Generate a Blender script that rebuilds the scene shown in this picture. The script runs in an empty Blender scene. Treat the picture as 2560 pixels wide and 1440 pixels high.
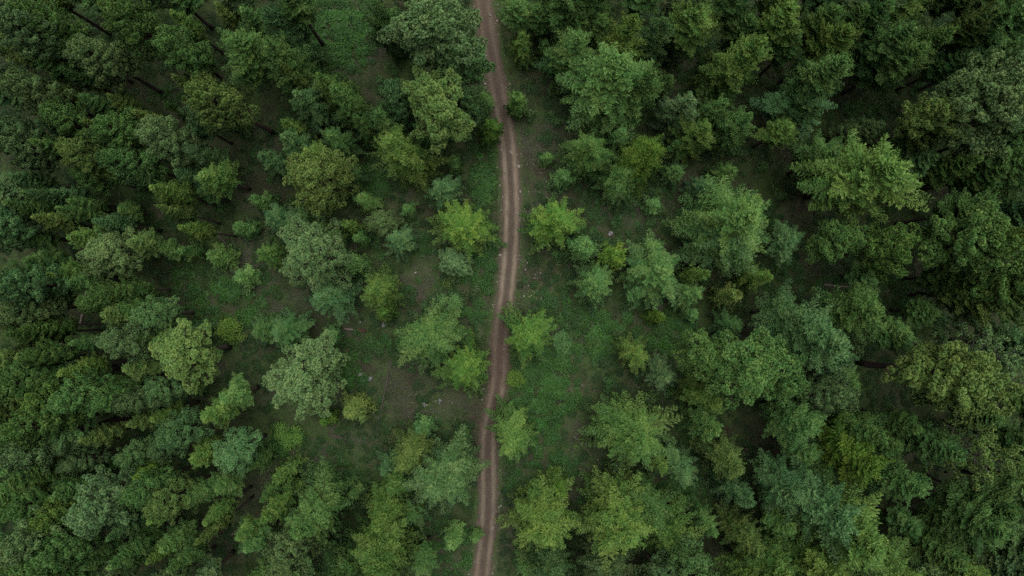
import bpy, math, random
import numpy as np
from mathutils import Vector

rng = np.random.default_rng(11)
random.seed(11)
scene = bpy.context.scene
COL = scene.collection
R = math.radians

# ------------------------------------------------------------------ camera
CAM_H, LENS = 85.0, 24.0
cam_data = bpy.data.cameras.new('camera')
cam_data.lens = LENS; cam_data.sensor_width = 36.0
cam_data.clip_start = 0.5; cam_data.clip_end = 3000.0
cam = bpy.data.objects.new('camera', cam_data)
cam.location = (0, 0, CAM_H); cam.rotation_euler = (0, 0, 0)
COL.objects.link(cam); scene.camera = cam
FPX = 2560 * LENS / 36.0                      # focal length in photograph pixels

# ------------------------------------------------------------------ sky, sun, exposure
SUN_EL, SUN_AZ = 76.0, 20.0
world = bpy.data.worlds.new('World'); scene.world = world; world.use_nodes = True
wn, wl = world.node_tree.nodes, world.node_tree.links
wn.clear()
sky = wn.new('ShaderNodeTexSky'); sky.sky_type = 'NISHITA'; sky.sun_disc = False
sky.sun_elevation = R(SUN_EL); sky.sun_rotation = R(SUN_AZ)
sky.air_density = 1.0; sky.dust_density = 3.0; sky.ozone_density = 1.0
hs = wn.new('ShaderNodeHueSaturation'); hs.inputs['Saturation'].default_value = 0.16     # cloud cover greys the sky
bg = wn.new('ShaderNodeBackground'); bg.inputs['Strength'].default_value = 0.05
wo = wn.new('ShaderNodeOutputWorld')
wl.new(sky.outputs[0], hs.inputs['Color']); wl.new(hs.outputs[0], bg.inputs['Color']); wl.new(bg.outputs[0], wo.inputs['Surface'])
sd = bpy.data.lights.new('sun', 'SUN'); sd.energy = 1.5; sd.angle = R(60); sd.color = (1.0, 0.97, 0.90)
sun = bpy.data.objects.new('sun', sd); COL.objects.link(sun)
sun.rotation_euler = (R(90 - SUN_EL), 0, R(180 - SUN_AZ)); sun.location = (0, 0, 60)
vs = scene.view_settings
vs.view_transform = 'Standard'; vs.look = 'None'; vs.gamma = 1.0; vs.use_curve_mapping = False
vs.exposure = 1.93
scene.cycles.max_bounces = 2; scene.cycles.diffuse_bounces = 1; scene.cycles.transmission_bounces = 1; scene.cycles.glossy_bounces = 1
scene.cycles.use_denoising = False

# ------------------------------------------------------------------ helpers
def ground_z(x, y):
    x = np.asarray(x, float); y = np.asarray(y, float)
    return (0.35 * np.sin(x * 0.07 + 1.3) * np.cos(y * 0.09 - 0.4) + 0.16 * np.sin(x * 0.23 + y * 0.17)
            + 0.10 * np.cos(x * 0.41 - y * 0.37 + 2.0))
def at(px, py, z=0.0):                         # point at height z that the photograph shows at (px, py)
    k = (CAM_H - z) / FPX
    return (px - 1280) * k, (720 - py) * k
def mesh_from(name, verts, faces, mats, attr=None, smooth=False, nrm=None):
    """faces: (n,3) or (n,4) array"""
    verts = np.asarray(verts, np.float32); faces = np.asarray(faces, np.int32)
    n = faces.shape[1]
    me = bpy.data.meshes.new(name)
    me.vertices.add(len(verts)); me.vertices.foreach_set('co', verts.ravel())
    me.loops.add(faces.size); me.loops.foreach_set('vertex_index', faces.ravel())
    me.polygons.add(len(faces))
    me.polygons.foreach_set('loop_start', np.arange(0, faces.size, n, dtype=np.int32))
    me.polygons.foreach_set('loop_total', np.full(len(faces), n, np.int32))
    if smooth: me.polygons.foreach_set('use_smooth', np.ones(len(faces), bool))
    me.update(calc_edges=True)
    if attr:
        for k, v in attr.items():
            a = me.attributes.new(k, 'FLOAT', 'POINT'); a.data.foreach_set('value', np.asarray(v, np.float32))
    if nrm is not None:
        a = me.attributes.new('nrm', 'FLOAT_VECTOR', 'POINT'); a.data.foreach_set('vector', np.asarray(nrm, np.float32).ravel())
    for m in (mats if isinstance(mats, (list, tuple)) else [mats]): me.materials.append(m)
    return me
def obj(name, data, parent=None):
    o = bpy.data.objects.new(name, data); COL.objects.link(o)
    if parent: o.parent = parent
    return o
def tag(o, label=None, cat=None, group=None, kind=None):
    if label: o['label'] = label
    if cat: o['category'] = cat
    if group: o['group'] = group
    if kind: o['kind'] = kind
    return o
def norm(v):
    return v / np.maximum(np.linalg.norm(v, axis=-1, keepdims=True), 1e-9)
def blades(O, D, L, W, var, nrm):
    """a slim needle triangle for each origin: (verts, tris, variation, soft normal of the tuft it belongs to)"""
    N = len(O)
    S = norm(np.cross(D, rng.normal(size=(N, 3))))
    L = np.broadcast_to(np.asarray(L, float), (N,))[:, None]; W = np.broadcast_to(np.asarray(W, float), (N,))[:, None]
    V = np.empty((N, 3, 3))
    V[:, 0] = O - S * W * 0.5; V[:, 1] = O + S * W * 0.5; V[:, 2] = O + D * L
    return V.reshape(-1, 3), np.arange(N * 3).reshape(N, 3), np.repeat(var, 3), np.repeat(norm(nrm), 3, 0)
def brush(O, D, L, W, var, nrm):
    """needle bundle that widens outwards, so that a tuft reads as a round tassel"""
    N = len(O); S = norm(np.cross(D, rng.normal(size=(N, 3))))
    L = np.broadcast_to(np.asarray(L, float), (N,))[:, None]; W = np.broadcast_to(np.asarray(W, float), (N,))[:, None]
    V = np.empty((N, 3, 3)); V[:, 0] = O; V[:, 1] = O + D * L + S * W * .5; V[:, 2] = O + D * L - S * W * .5
    return V.reshape(-1, 3), np.arange(N * 3).reshape(N, 3), np.repeat(var, 3), np.repeat(norm(nrm), 3, 0)
def leaves(O, D, L, W, var, nrm):
    """a small rhombic leaf of two triangles for each origin"""
    N = len(O); S = norm(np.cross(D, nrm + rng.normal(size=(N, 3)) * .3))
    L = np.broadcast_to(np.asarray(L, float), (N,))[:, None]; W = np.broadcast_to(np.asarray(W, float), (N,))[:, None]
    V = np.empty((N, 4, 3)); V[:, 0] = O; V[:, 1] = O + D * L * .5 + S * W * .5; V[:, 2] = O + D * L; V[:, 3] = O + D * L * .5 - S * W * .5
    b = np.arange(N)[:, None] * 4
    return V.reshape(-1, 3), np.concatenate([b + [0, 1, 2], b + [0, 2, 3]]), np.repeat(var, 4), np.repeat(norm(nrm), 4, 0)
def dome(O, zc, a, c):                          # outward normal of the crown's rounded mass at O
    return norm(np.column_stack([O[:, 0] / a ** 2, O[:, 1] / a ** 2, np.maximum(O[:, 2] - zc, 0.0) / c ** 2]))
class Tubes:
    def __init__(s): s.v, s.f, s.n = [], [], 0
    def add(s, pts, radii, sides=5):
        pts = np.asarray(pts, float); m = len(pts)
        t = norm(np.gradient(pts, axis=0))
        ref = np.where(np.abs(t[:, 2:3]) < 0.9, np.array([[0, 0, 1.0]]), np.array([[1.0, 0, 0]]))
        a = norm(np.cross(t, ref)); b = np.cross(t, a)
        ang = np.linspace(0, 2 * np.pi, sides, endpoint=False)
        ring = pts[:, None] + (a[:, None] * np.cos(ang)[None, :, None] + b[:, None] * np.sin(ang)[None, :, None]) * np.asarray(radii, float)[:, None, None]
        s.v.append(ring.reshape(-1, 3))
        i = np.arange(m - 1)[:, None] * sides; j = np.arange(sides)[None]; j2 = (j + 1) % sides
        q = np.stack([i + j, i + j2, i + sides + j2, i + sides + j], -1).reshape(-1, 4) + s.n
        s.f.append(q); s.n += m * sides
        if sides > 4:                              # close the ends with a fan of quads folded on themselves
            for base in (0, (m - 1) * sides):
                c = s.n; s.v.append(pts[0:1] if base == 0 else pts[-1:]); s.n += 1
                o = s.n - 1 - m * sides - (0 if base == 0 else 1)
                ii = np.arange(0, sides)
                s.f.append(np.stack([o + base + ii, np.full(sides, c), np.full(sides, c), o + base + (ii + 1) % sides], -1)[:, [0, 1, 3, 3]])
    def mesh(s, name, mat):
        v = np.concatenate(s.v); f = np.concatenate(s.f)
        me = bpy.data.meshes.new(name)
        me.from_pydata(v.tolist(), [], [tuple(dict.fromkeys(q)) for q in f.tolist()])
        me.polygons.foreach_set('use_smooth', np.ones(len(me.polygons), bool))
        me.materials.append(mat); me.update(); return me

# ------------------------------------------------------------------ materials
def new_mat(name):
    m = bpy.data.materials.new(name); m.use_nodes = True
    nt = m.node_tree; nt.nodes.clear()
    return m, nt.nodes, nt.links
def leaf_material(name, source, fixed=None, trans=0.1):
    """source: OBJECT colour of the crown, or an INSTANCER attribute"""
    m, n, l = new_mat(name)
    out = n.new('ShaderNodeOutputMaterial')
    if source == 'OBJECT':
        oi = n.new('ShaderNodeObjectInfo'); col = oi.outputs['Color']
    else:
        at_ = n.new('ShaderNodeAttribute'); at_.attribute_type = 'INSTANCER'; at_.attribute_name = 'tint'; col = at_.outputs['Color']
    va = n.new('ShaderNodeAttribute'); va.attribute_name = 'vary'
    mr = n.new('ShaderNodeMapRange'); mr.inputs['To Min'].default_value = 0.74; mr.inputs['To Max'].default_value = 1.28
    l.new(va.outputs['Fac'], mr.inputs['Value'])
    hv = n.new('ShaderNodeHueSaturation')
    mh = n.new('ShaderNodeMapRange'); mh.inputs['To Min'].default_value = 0.522; mh.inputs['To Max'].default_value = 0.472
    l.new(va.outputs['Fac'], mh.inputs['Value'])
    l.new(mh.outputs[0], hv.inputs['Hue']); l.new(mr.outputs[0], hv.inputs['Value']); l.new(col, hv.inputs['Color'])
    df = n.new('ShaderNodeBsdfDiffuse'); tr = n.new('ShaderNodeBsdfTranslucent'); mx = n.new('ShaderNodeMixShader')
    mx.inputs['Fac'].default_value = trans
    nv = n.new('ShaderNodeAttribute'); nv.attribute_name = 'nrm'
    vt = n.new('ShaderNodeVectorTransform'); vt.vector_type = 'NORMAL'; vt.convert_from = 'OBJECT'; vt.convert_to = 'WORLD'
    ge = n.new('ShaderNodeNewGeometry'); wg = n.new('ShaderNodeVectorMath'); wg.operation = 'SCALE'; wg.inputs['Scale'].default_value = 0.2
    ad = n.new('ShaderNodeVectorMath'); ad.operation = 'ADD'; nz = n.new('ShaderNodeVectorMath'); nz.operation = 'NORMALIZE'
    l.new(nv.outputs['Vector'], vt.inputs[0]); l.new(ge.outputs['Normal'], wg.inputs[0]); l.new(vt.outputs[0], ad.inputs[0]); l.new(wg.outputs[0], ad.inputs[1])
    l.new(ad.outputs[0], nz.inputs[0]); l.new(nz.outputs[0], df.inputs['Normal'])
    l.new(hv.outputs[0], df.inputs['Color']); l.new(hv.outputs[0], tr.inputs['Color'])
    l.new(df.outputs[0], mx.inputs[1]); l.new(tr.outputs[0], mx.inputs[2])
    gl = n.new('ShaderNodeBsdfGlossy'); gl.inputs['Roughness'].default_value = 0.5; gl.inputs['Color'].default_value = (.8, .85, .9, 1)
    m2 = n.new('ShaderNodeMixShader'); m2.inputs['Fac'].default_value = 0.012
    l.new(mx.outputs[0], m2.inputs[1]); l.new(gl.outputs[0], m2.inputs[2]); l.new(m2.outputs[0], out.inputs['Surface'])
    return m
def noise_mat(name, stops, scale=6.0, stretch=(1, 1, 1), rough=0.9, bump=0.4, detail=6):
    m, n, l = new_mat(name)
    out = n.new('ShaderNodeOutputMaterial'); p = n.new('ShaderNodeBsdfPrincipled')
    p.inputs['Roughness'].default_value = rough; p.inputs['Specular IOR Level'].default_value = 0.2
    tc = n.new('ShaderNodeTexCoord'); mp = n.new('ShaderNodeMapping'); mp.inputs['Scale'].default_value = stretch
    ns = n.new('ShaderNodeTexNoise'); ns.inputs['Scale'].default_value = scale; ns.inputs['Detail'].default_value = detail
    cr = n.new('ShaderNodeValToRGB'); els = cr.color_ramp.elements
    while len(els) < len(stops): els.new(0.5)
    for e, (pos, c) in zip(els, stops): e.position = pos; e.color = (*c, 1)
    bp = n.new('ShaderNodeBump'); bp.inputs['Strength'].default_value = bump; bp.inputs['Distance'].default_value = 0.05
    l.new(tc.outputs['Object'], mp.inputs[0]); l.new(mp.outputs[0], ns.inputs['Vector']); l.new(ns.outputs['Fac'], cr.inputs[0])
    l.new(cr.outputs[0], p.inputs['Base Color']); l.new(ns.outputs['Fac'], bp.inputs['Height']); l.new(bp.outputs[0], p.inputs['Normal'])
    l.new(p.outputs[0], out.inputs['Surface'])
    return m
M_LEAF = leaf_material('needle_foliage', 'OBJECT')
M_COVER = leaf_material('cover_leaves', 'INSTANCER', trans=0.15)
M_BARK = noise_mat('bark', [(0.3, (.014, .011, .009)), (0.55, (.032, .024, .019)), (0.75, (.055, .043, .035))], 5, (3, 3, .6))
M_TWIG = noise_mat('dead_twig_bark', [(0.3, (.05, .044, .039)), (0.7, (.11, .10, .092))], 9, (2, 2, .6))
M_LIMB = noise_mat('grey_limb', [(0.3, (.03, .027, .024)), (0.7, (.075, .068, .062))], 7, (2, 2, .6))
M_LOG = noise_mat('weathered_log', [(0.3, (.03, .024, .02)), (0.5, (.085, .07, .06)), (0.7, (.15, .132, .117))], 6, (5, .5, 5))
M_LOGD = noise_mat('dark_log', [(0.3, (.014, .012, .010)), (0.6, (.038, .031, .026)), (0.8, (.075, .065, .057))], 6, (5, .5, 5))
M_ROT = noise_mat('rotten_red_wood', [(0.25, (.018, .009, .007)), (0.6, (.045, .018, .012)), (0.85, (.07, .037, .027))], 4, (3, 1, 3))
M_ROCK = noise_mat('grey_rock', [(0.3, (.05, .05, .052)), (0.6, (.09, .09, .092)), (0.8, (.15, .145, .14))], 3)
M_PEBBLE = noise_mat('pale_pebble', [(0.3, (.08, .07, .06)), (0.6, (.16, .145, .13)), (0.8, (.27, .25, .235))], .6)

# ground colour as a node group, so trail verge and forest floor share it
def ground_group():
    g = bpy.data.node_groups.new('forest_floor_colour', 'ShaderNodeTree')
    g.interface.new_socket('Color', in_out='OUTPUT', socket_type='NodeSocketColor')
    g.interface.new_socket('Height', in_out='OUTPUT', socket_type='NodeSocketFloat')
    n, l = g.nodes, g.links
    go = n.new('NodeGroupOutput'); ge = n.new('ShaderNodeNewGeometry')
    def noise(scale, detail=5, rough=0.6):
        x = n.new('ShaderNodeTexNoise'); x.inputs['Scale'].default_value = scale; x.inputs['Detail'].default_value = detail
        x.inputs['Roughness'].default_value = rough; l.new(ge.outputs['Position'], x.inputs['Vector']); return x.outputs['Fac']
    def ramp(fac, stops):
        c = n.new('ShaderNodeValToRGB'); els = c.color_ramp.elements
        while len(els) < len(stops): els.new(0.5)
        for e, (p_, col) in zip(els, stops): e.position = p_; e.color = (*col, 1)
        l.new(fac, c.inputs[0]); return c.outputs[0]
    def mix(fac, a, b, t='MIX'):
        m = n.new('ShaderNodeMix'); m.data_type = 'RGBA'; m.blend_type = t
        if isinstance(fac, float): m.inputs[0].default_value = fac
        else: l.new(fac, m.inputs[0])
        l.new(a, m.inputs[6]); l.new(b, m.inputs[7]); return m.outputs[2]
    soil = ramp(noise(3.2, 8, .75), [(.3, (.0101, .0072, .0050)), (.5, (.0230, .0173, .0130)), (.68, (.0439, .0360, .0288))])
    straw = ramp(noise(5.5, 8, .8), [(.3, (.0194, .0204, .0127)), (.5, (.0389, .0389, .0252)), (.7, (.0671, .0641, .0456))])
    green = ramp(noise(4.3, 8, .8), [(.3, (.0081, .0153, .0054)), (.5, (.0198, .0360, .0107)), (.7, (.0405, .0568, .0189))])
    red = ramp(noise(4.0, 6, .7), [(.3, (.0130, .0086, .0065)), (.7, (.0324, .0209, .0144))])
    hard = lambda fac, a, b: ramp(fac, [(a, (0, 0, 0)), (b, (1, 1, 1))])
    c = mix(hard(noise(.16, 5), .45, .6), soil, straw)
    c = mix(hard(noise(.13, 7, .72), .36, .56), c, green)
    c = mix(hard(noise(.21, 6, .7), .60, .72), c, red)
    l.new(c, go.inputs['Color']); l.new(noise(6.0, 8, .75), go.inputs['Height'])
    return g
GG = ground_group()
def ground_material():
    m, n, l = new_mat('forest_floor')
    out = n.new('ShaderNodeOutputMaterial'); p = n.new('ShaderNodeBsdfPrincipled'); p.inputs['Roughness'].default_value = 1.0
    p.inputs['Specular IOR Level'].default_value = 0.1
    g = n.new('ShaderNodeGroup'); g.node_tree = GG
    b = n.new('ShaderNodeBump'); b.inputs['Strength'].default_value = 0.8; b.inputs['Distance'].default_value = 0.15
    l.new(g.outputs['Color'], p.inputs['Base Color']); l.new(g.outputs['Height'], b.inputs['Height']); l.new(b.outputs[0], p.inputs['Normal'])
    l.new(p.outputs[0], out.inputs['Surface']); return m
M_GROUND = ground_material()
def trail_material():
    m, n, l = new_mat('dirt_trail')
    out = n.new('ShaderNodeOutputMaterial'); p = n.new('ShaderNodeBsdfPrincipled'); p.inputs['Roughness'].default_value = 1.0
    p.inputs['Specular IOR Level'].default_value = 0.1
    g = n.new('ShaderNodeGroup'); g.node_tree = GG
    ge = n.new('ShaderNodeNewGeometry')
    def math_(op, a, b=None, c=None):
        x = n.new('ShaderNodeMath'); x.operation = op
        for i, v in enumerate((a, b, c)):
            if v is None: continue
            if isinstance(v, (int, float)): x.inputs[i].default_value = v
            else: l.new(v, x.inputs[i])
        return x.outputs[0]
    def noise(scale, detail=5, rough=.65, vec=None):
        x = n.new('ShaderNodeTexNoise'); x.inputs['Scale'].default_value = scale; x.inputs['Detail'].default_value = detail; x.inputs['Roughness'].default_value = rough
        l.new(vec or ge.outputs['Position'], x.inputs['Vector']); return x.outputs['Fac']
    def ramp(fac, stops):
        c = n.new('ShaderNodeValToRGB'); els = c.color_ramp.elements
        while len(els) < len(stops): els.new(0.5)
        for e, (p_, col) in zip(els, stops): e.position = p_; e.color = (*col, 1)
        l.new(fac, c.inputs[0]); return c.outputs[0]
    def mix(fac, a, b):
        x = n.new('ShaderNodeMix'); x.data_type = 'RGBA'; l.new(fac, x.inputs[0]); l.new(a, x.inputs[6]); l.new(b, x.inputs[7]); return x.outputs[2]
    ua = n.new('ShaderNodeAttribute'); ua.attribute_name = 'across'; u = ua.outputs['Fac']
    la = n.new('ShaderNodeAttribute'); la.attribute_name = 'along'; v = la.outputs['Fac']
    wob = math_('MULTIPLY', math_('SUBTRACT', noise(.7, 6, .7), .5), .9)
    au = math_('ABSOLUTE', math_('ADD', u, math_('MULTIPLY', wob, .5)))
    # streaks run along the wheel tracks
    cx = n.new('ShaderNodeCombineXYZ'); l.new(math_('MULTIPLY', u, 7.0), cx.inputs[0]); l.new(math_('MULTIPLY', v, .8), cx.inputs[1])
    streak = noise(1.0, 6, .7, cx.outputs[0])
    grit = noise(9.0, 6, .8)
    earth = ramp(math_('ADD', math_('MULTIPLY', grit, .6), math_('MULTIPLY', streak, .4)), [(.36, (.0208, .0160, .0120)), (.5, (.0432, .0336, .0264)), (.64, (.0760, .0624, .0512))])
    pale = ramp(math_('ADD', math_('MULTIPLY', grit, .35), math_('MULTIPLY', streak, .65)), [(.32, (.068, .054, .039)), (.5, (.112, .091, .068)), (.66, (.156, .131, .101))])
    wet = ramp(grit, [(.35, (.020, .014, .010)), (.5, (.039, .027, .021)), (.66, (.070, .052, .043))])
    # two wheel tracks about 1.45 m apart
    d = math_('ABSOLUTE', math_('SUBTRACT', au, .62))
    rut = ramp(math_('ADD', d, math_('MULTIPLY', math_('SUBTRACT', streak, .5), .8)), [(.10, (1, 1, 1)), (.40, (0, 0, 0))])
    ra = n.new('ShaderNodeAttribute'); ra.attribute_name = 'dry'
    wear = n.new('ShaderNodeMapRange'); wear.inputs['From Min'].default_value = .34; wear.inputs['From Max'].default_value = .6; wear.inputs['To Min'].default_value = .55
    l.new(noise(.45, 5, .7), wear.inputs['Value'])
    rut2 = math_('MULTIPLY', math_('MULTIPLY', rut, ra.outputs['Fac']), wear.outputs[0])
    c = mix(rut2, earth, pale)
    wa = n.new('ShaderNodeAttribute'); wa.attribute_name = 'damp'
    c = mix(wa.outputs['Fac'], c, mix(math_('MULTIPLY', rut2, .55), wet, pale))
    edge = ramp(math_('ADD', au, math_('MULTIPLY', math_('SUBTRACT', noise(1.9, 7, .75), .5), 1.3)), [(1.25, (0, 0, 0)), (1.0, (0, 0, 0))])
    em = n.new('ShaderNodeMapRange'); em.inputs['From Min'].default_value = 1.05; em.inputs['From Max'].default_value = 1.4
    l.new(math_('ADD', au, math_('MULTIPLY', math_('SUBTRACT', noise(1.5, 8, .8), .5), 2.3)), em.inputs['Value'])
    c = mix(em.outputs[0], c, g.outputs['Color'])
    l.new(c, p.inputs['Base Color'])
    b = n.new('ShaderNodeBump'); b.inputs['Strength'].default_value = .7; b.inputs['Distance'].default_value = .06
    l.new(math_('ADD', grit, math_('MULTIPLY', streak, .6)), b.inputs['Height']); l.new(b.outputs[0], p.inputs['Normal'])
    l.new(p.outputs[0], out.inputs['Surface']); return m
M_TRAIL = trail_material()

# ------------------------------------------------------------------ trail line and ground
TRAIL = [(-200, 1188), (-80, 1196), (0, 1208), (50, 1214), (100, 1222), (150, 1231), (200, 1240), (250, 1250), (300, 1260), (350, 1269), (400, 1274), (450, 1277),
         (500, 1279), (550, 1280), (600, 1277), (650, 1274), (700, 1270), (750, 1264), (800, 1256), (850, 1249), (900, 1249), (950, 1248), (1000, 1239), (1050, 1226),
         (1100, 1219), (1150, 1220), (1200, 1222), (1250, 1221), (1300, 1219), (1350, 1215), (1400, 1209), (1440, 1204), (1540, 1192), (1660, 1186)]
ty = np.array([at(1280, p[0])[1] for p in TRAIL]); tx = np.array([at(p[1], 720)[0] for p in TRAIL])
def trail_x(y):
    return np.interp(-np.asarray(y, float), -ty, tx)
def smooth_trail(y):
    y = np.asarray(y, float); return sum(trail_x(y + o) for o in (-1.8, -.9, 0, .9, 1.8)) / 5
def floor_z(x, y):                              # forest floor, levelled under the trail
    x = np.asarray(x, float); y = np.asarray(y, float)
    d = np.abs(x - smooth_trail(y)); k = np.clip((d - 1.5) / 2.0, 0, 1)
    return ground_z(smooth_trail(y), y) * (1 - k) + ground_z(x, y) * k - 0.16 * np.clip(1 - (d - 1.3) / .7, 0, 1)
def axis(core, step, far):
    a = np.arange(-core, core + .01, step); b = np.geomspace(step, far - core, 22).cumsum(); b = core + (far - core) * b / b[-1]
    return np.concatenate([-b[::-1], a, b])
gx, gy = axis(78, .55, 900), axis(50, .55, 900)
X, Y = np.meshgrid(gx, gy); Zg = floor_z(X, Y)
bump = rng.normal(size=X.shape) * 0.045 * (np.abs(X - smooth_trail(Y)) > 2.2)
V = np.stack([X, Y, Zg + bump], -1).reshape(-1, 3)
nx, ny = len(gx), len(gy)
i = (np.arange(ny - 1)[:, None] * nx + np.arange(nx - 1)[None]).ravel()
ground = obj('ground', mesh_from('ground', V, np.stack([i, i + 1, i + 1 + nx, i + nx], -1), M_GROUND, smooth=True))
tag(ground, 'brown and mossy forest floor of soil, litter and thin grass', None, kind='structure')

ys = np.arange(ty[0] - .05, ty[-1], -.14); us = np.linspace(-2.0, 2.0, 57)
UU, YY = np.meshgrid(us, ys); XX = smooth_trail(YY) + UU
rutd = np.exp(-((np.abs(UU) - .62) / .22) ** 2)
base = ground_z(smooth_trail(YY), YY)
k = np.clip((np.abs(UU) - 1.5) / 2.0, 0, 1)
base = base * (1 - k) + ground_z(XX, YY) * k
n1 = rng.normal(size=UU.shape); n1 = (n1 + np.roll(n1, 1, 0) + np.roll(n1, 1, 1) + np.roll(n1, -1, 0) + np.roll(n1, -1, 1)) / 5
ZZ = base + .012 - .07 * rutd + .03 * np.exp(-(UU / .3) ** 2) + n1 * .022 - .18 * np.clip((np.abs(UU) - 1.75) / .25, 0, 1)
pyy = 720 - YY * FPX / CAM_H
damp = np.clip(np.interp(pyy, [0, 160, 330, 760, 820, 870, 960, 1060, 1150, 1210, 1440], [.6, .5, .2, .05, .5, .9, .7, .5, .3, .2, .3]) , 0, 1)
dry = np.interp(pyy, [0, 200, 330, 420, 720, 820, 900, 1000, 1180, 1330, 1440], [.35, .4, .8, 1, .95, .5, .5, .8, .85, .8, .65])
i = (np.arange(len(ys) - 1)[:, None] * len(us) + np.arange(len(us) - 1)[None]).ravel()
trail = obj('dirt_trail', mesh_from('dirt_trail', np.stack([XX, YY, ZZ], -1).reshape(-1, 3), np.stack([i, i + len(us), i + len(us) + 1, i + 1], -1), M_TRAIL,
            {'across': UU.ravel(), 'along': YY.ravel(), 'damp': damp.ravel(), 'dry': dry.ravel()}, smooth=True))
tag(trail, 'curving brown dirt track with two pale wheel ruts through the forest', None, kind='structure')

# ------------------------------------------------------------------ tree kinds
def finish(parts):
    v, f, a, m, n = [], [], [], [], 0
    for V_, F_, A_, M_ in parts: v.append(V_); f.append(F_ + n); a.append(A_); m.append(M_); n += len(V_)
    return np.concatenate(v), np.concatenate(f), np.concatenate(a), np.concatenate(m)
def rot_about(d, ax, ang):
    c, s = np.cos(ang)[:, None], np.sin(ang)[:, None]
    return d * c + np.cross(ax, d) * s + ax * (np.sum(ax * d, 1)[:, None]) * (1 - c)
def make_fir(Ht, Rm, nb, shape, spacing=.15, t0=.10, lobes=.15, twig=.40, spray=(.19, .082), droop=0.0, step=.042, vary_len=(.78, 1.12)):
    """a fir: whorled boughs, each a flat fan of twigs set with needle sprays"""
    tub = Tubes(); parts = []
    zs = np.linspace(0, Ht, 9); bend = np.cumsum(rng.normal(size=(9, 2)) * .05, 0)
    tub.add(np.column_stack([bend, zs]), np.linspace(Ht * .016 + .04, .03, 9), 7)
    ph = rng.uniform(0, 6.28, 6)
    for b in range(nb):
        t = t0 + (0.985 - t0) * ((b + rng.uniform(0, 1)) / nb)
        az = b * 2.39996 + rng.normal() * .25
        lob = 1 + lobes * (np.sin(az * 2 + ph[0] + 5 * t) + .8 * np.sin(az * 3 + ph[1] - 9 * t) + .7 * np.sin(az * 5 + ph[2] + 14 * t)) / 1.5
        Lb = max(.35, Rm * shape(t) * lob * rng.uniform(*vary_len))
        el = R(-8 + 55 * t ** 1.5 + rng.normal() * 6)
        m = max(4, int(Lb / spacing)); s = np.linspace(.18, 1, m)
        rad = Lb * s; side_w = rng.normal() * .12 * Lb * s ** 2
        out = np.array([math.cos(az), math.sin(az), 0]); lat = np.array([-math.sin(az), math.cos(az), 0])
        P = out * rad[:, None] * math.cos(el) + lat * side_w[:, None]
        P[:, 2] = t * Ht + rad * math.sin(el) + .10 * Lb * s ** 2.2 - droop * Lb * s * (1 - s)
        tub.add(np.vstack([[0, 0, t * Ht], P[m // 2], P[-1]]), [.012 + .014 * Lb, .008 + .006 * Lb, .006], 3)
        D = norm(np.gradient(P, axis=0))
        var_b = np.clip(.5 + rng.normal() * .22, 0, 1)
        up = norm(np.array([0, 0, 1.0]) - D * D[:, 2:3])
        for sg in (-1, 1):
            ang = sg * np.radians(rng.uniform(38, 62, m))
            TD = norm(rot_about(D, up, ang) + rng.normal(size=(m, 3)) * .10)
            TL = np.clip(twig * Lb * (1.06 - s) ** .8 * np.minimum(1, .45 + s * 1.3), .20, 1.15) * rng.uniform(.75, 1.2, m)
            kmax = int(TL.max() / step) + 1
            q = (np.arange(kmax)[None] + rng.uniform(0, .9, (m, kmax))) * step
            ok = q < TL[:, None]
            ii, _ = np.nonzero(ok); qq = q[ok]
            O = P[ii] + TD[ii] * qq[:, None]
            a2 = np.radians(rng.choice([-1, 1], len(ii)) * rng.uniform(8, 48, len(ii)))
            DD = norm(rot_about(TD[ii], up[ii], a2) + np.column_stack([rng.normal(size=(len(ii), 2)) * .12, rng.uniform(-.12, .38, len(ii))]))
            v_ = np.clip(var_b + rng.normal(size=len(ii)) * .08 + .12 * (qq / TL[ii] - .5), 0, 1)
            inner = np.where(s[ii] < .62, 1.7, 1.0)
            parts.append(blades(O, DD, inner * spray[0] * rng.uniform(.7, 1.25, len(ii)), inner * spray[1] * rng.uniform(.7, 1.3, len(ii)), v_,
                                dome(O, Ht * (t0 + (1 - t0) * .12), Rm, Ht * (1 - t0) * .62) + [0, 0, .15] + TD[ii] * (.5 * qq / TL[ii])[:, None] + rng.normal(size=(len(ii), 3)) * .28))
        ka = m * 7; ia = rng.integers(0, m, ka)
        DD = norm(D[ia] + rng.normal(size=(ka, 3)) * .45 + [0, 0, .2])
        parts.append(blades(P[ia], DD, spray[0] * 1.05, spray[1], np.clip(var_b + rng.normal(size=ka) * .13, 0, 1), dome(P[ia], Ht * (t0 + (1 - t0) * .12), Rm, Ht * (1 - t0) * .62) + [0, 0, .45] + rng.normal(size=(ka, 3)) * .3))
    k = 70                                         # leading shoot
    O = np.column_stack([np.tile(bend[-1], (k, 1)) * 1.0, rng.uniform(Ht * .95, Ht, k)]); az = rng.uniform(0, 6.28, k)
    parts.append(blades(O, norm(np.column_stack([np.cos(az), np.sin(az), rng.uniform(.3, 1.6, k)])), spray[0], spray[1], np.full(k, .6), np.column_stack([np.cos(az), np.sin(az), np.full(k, 1.5)])))
    return finish(parts), tub
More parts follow.
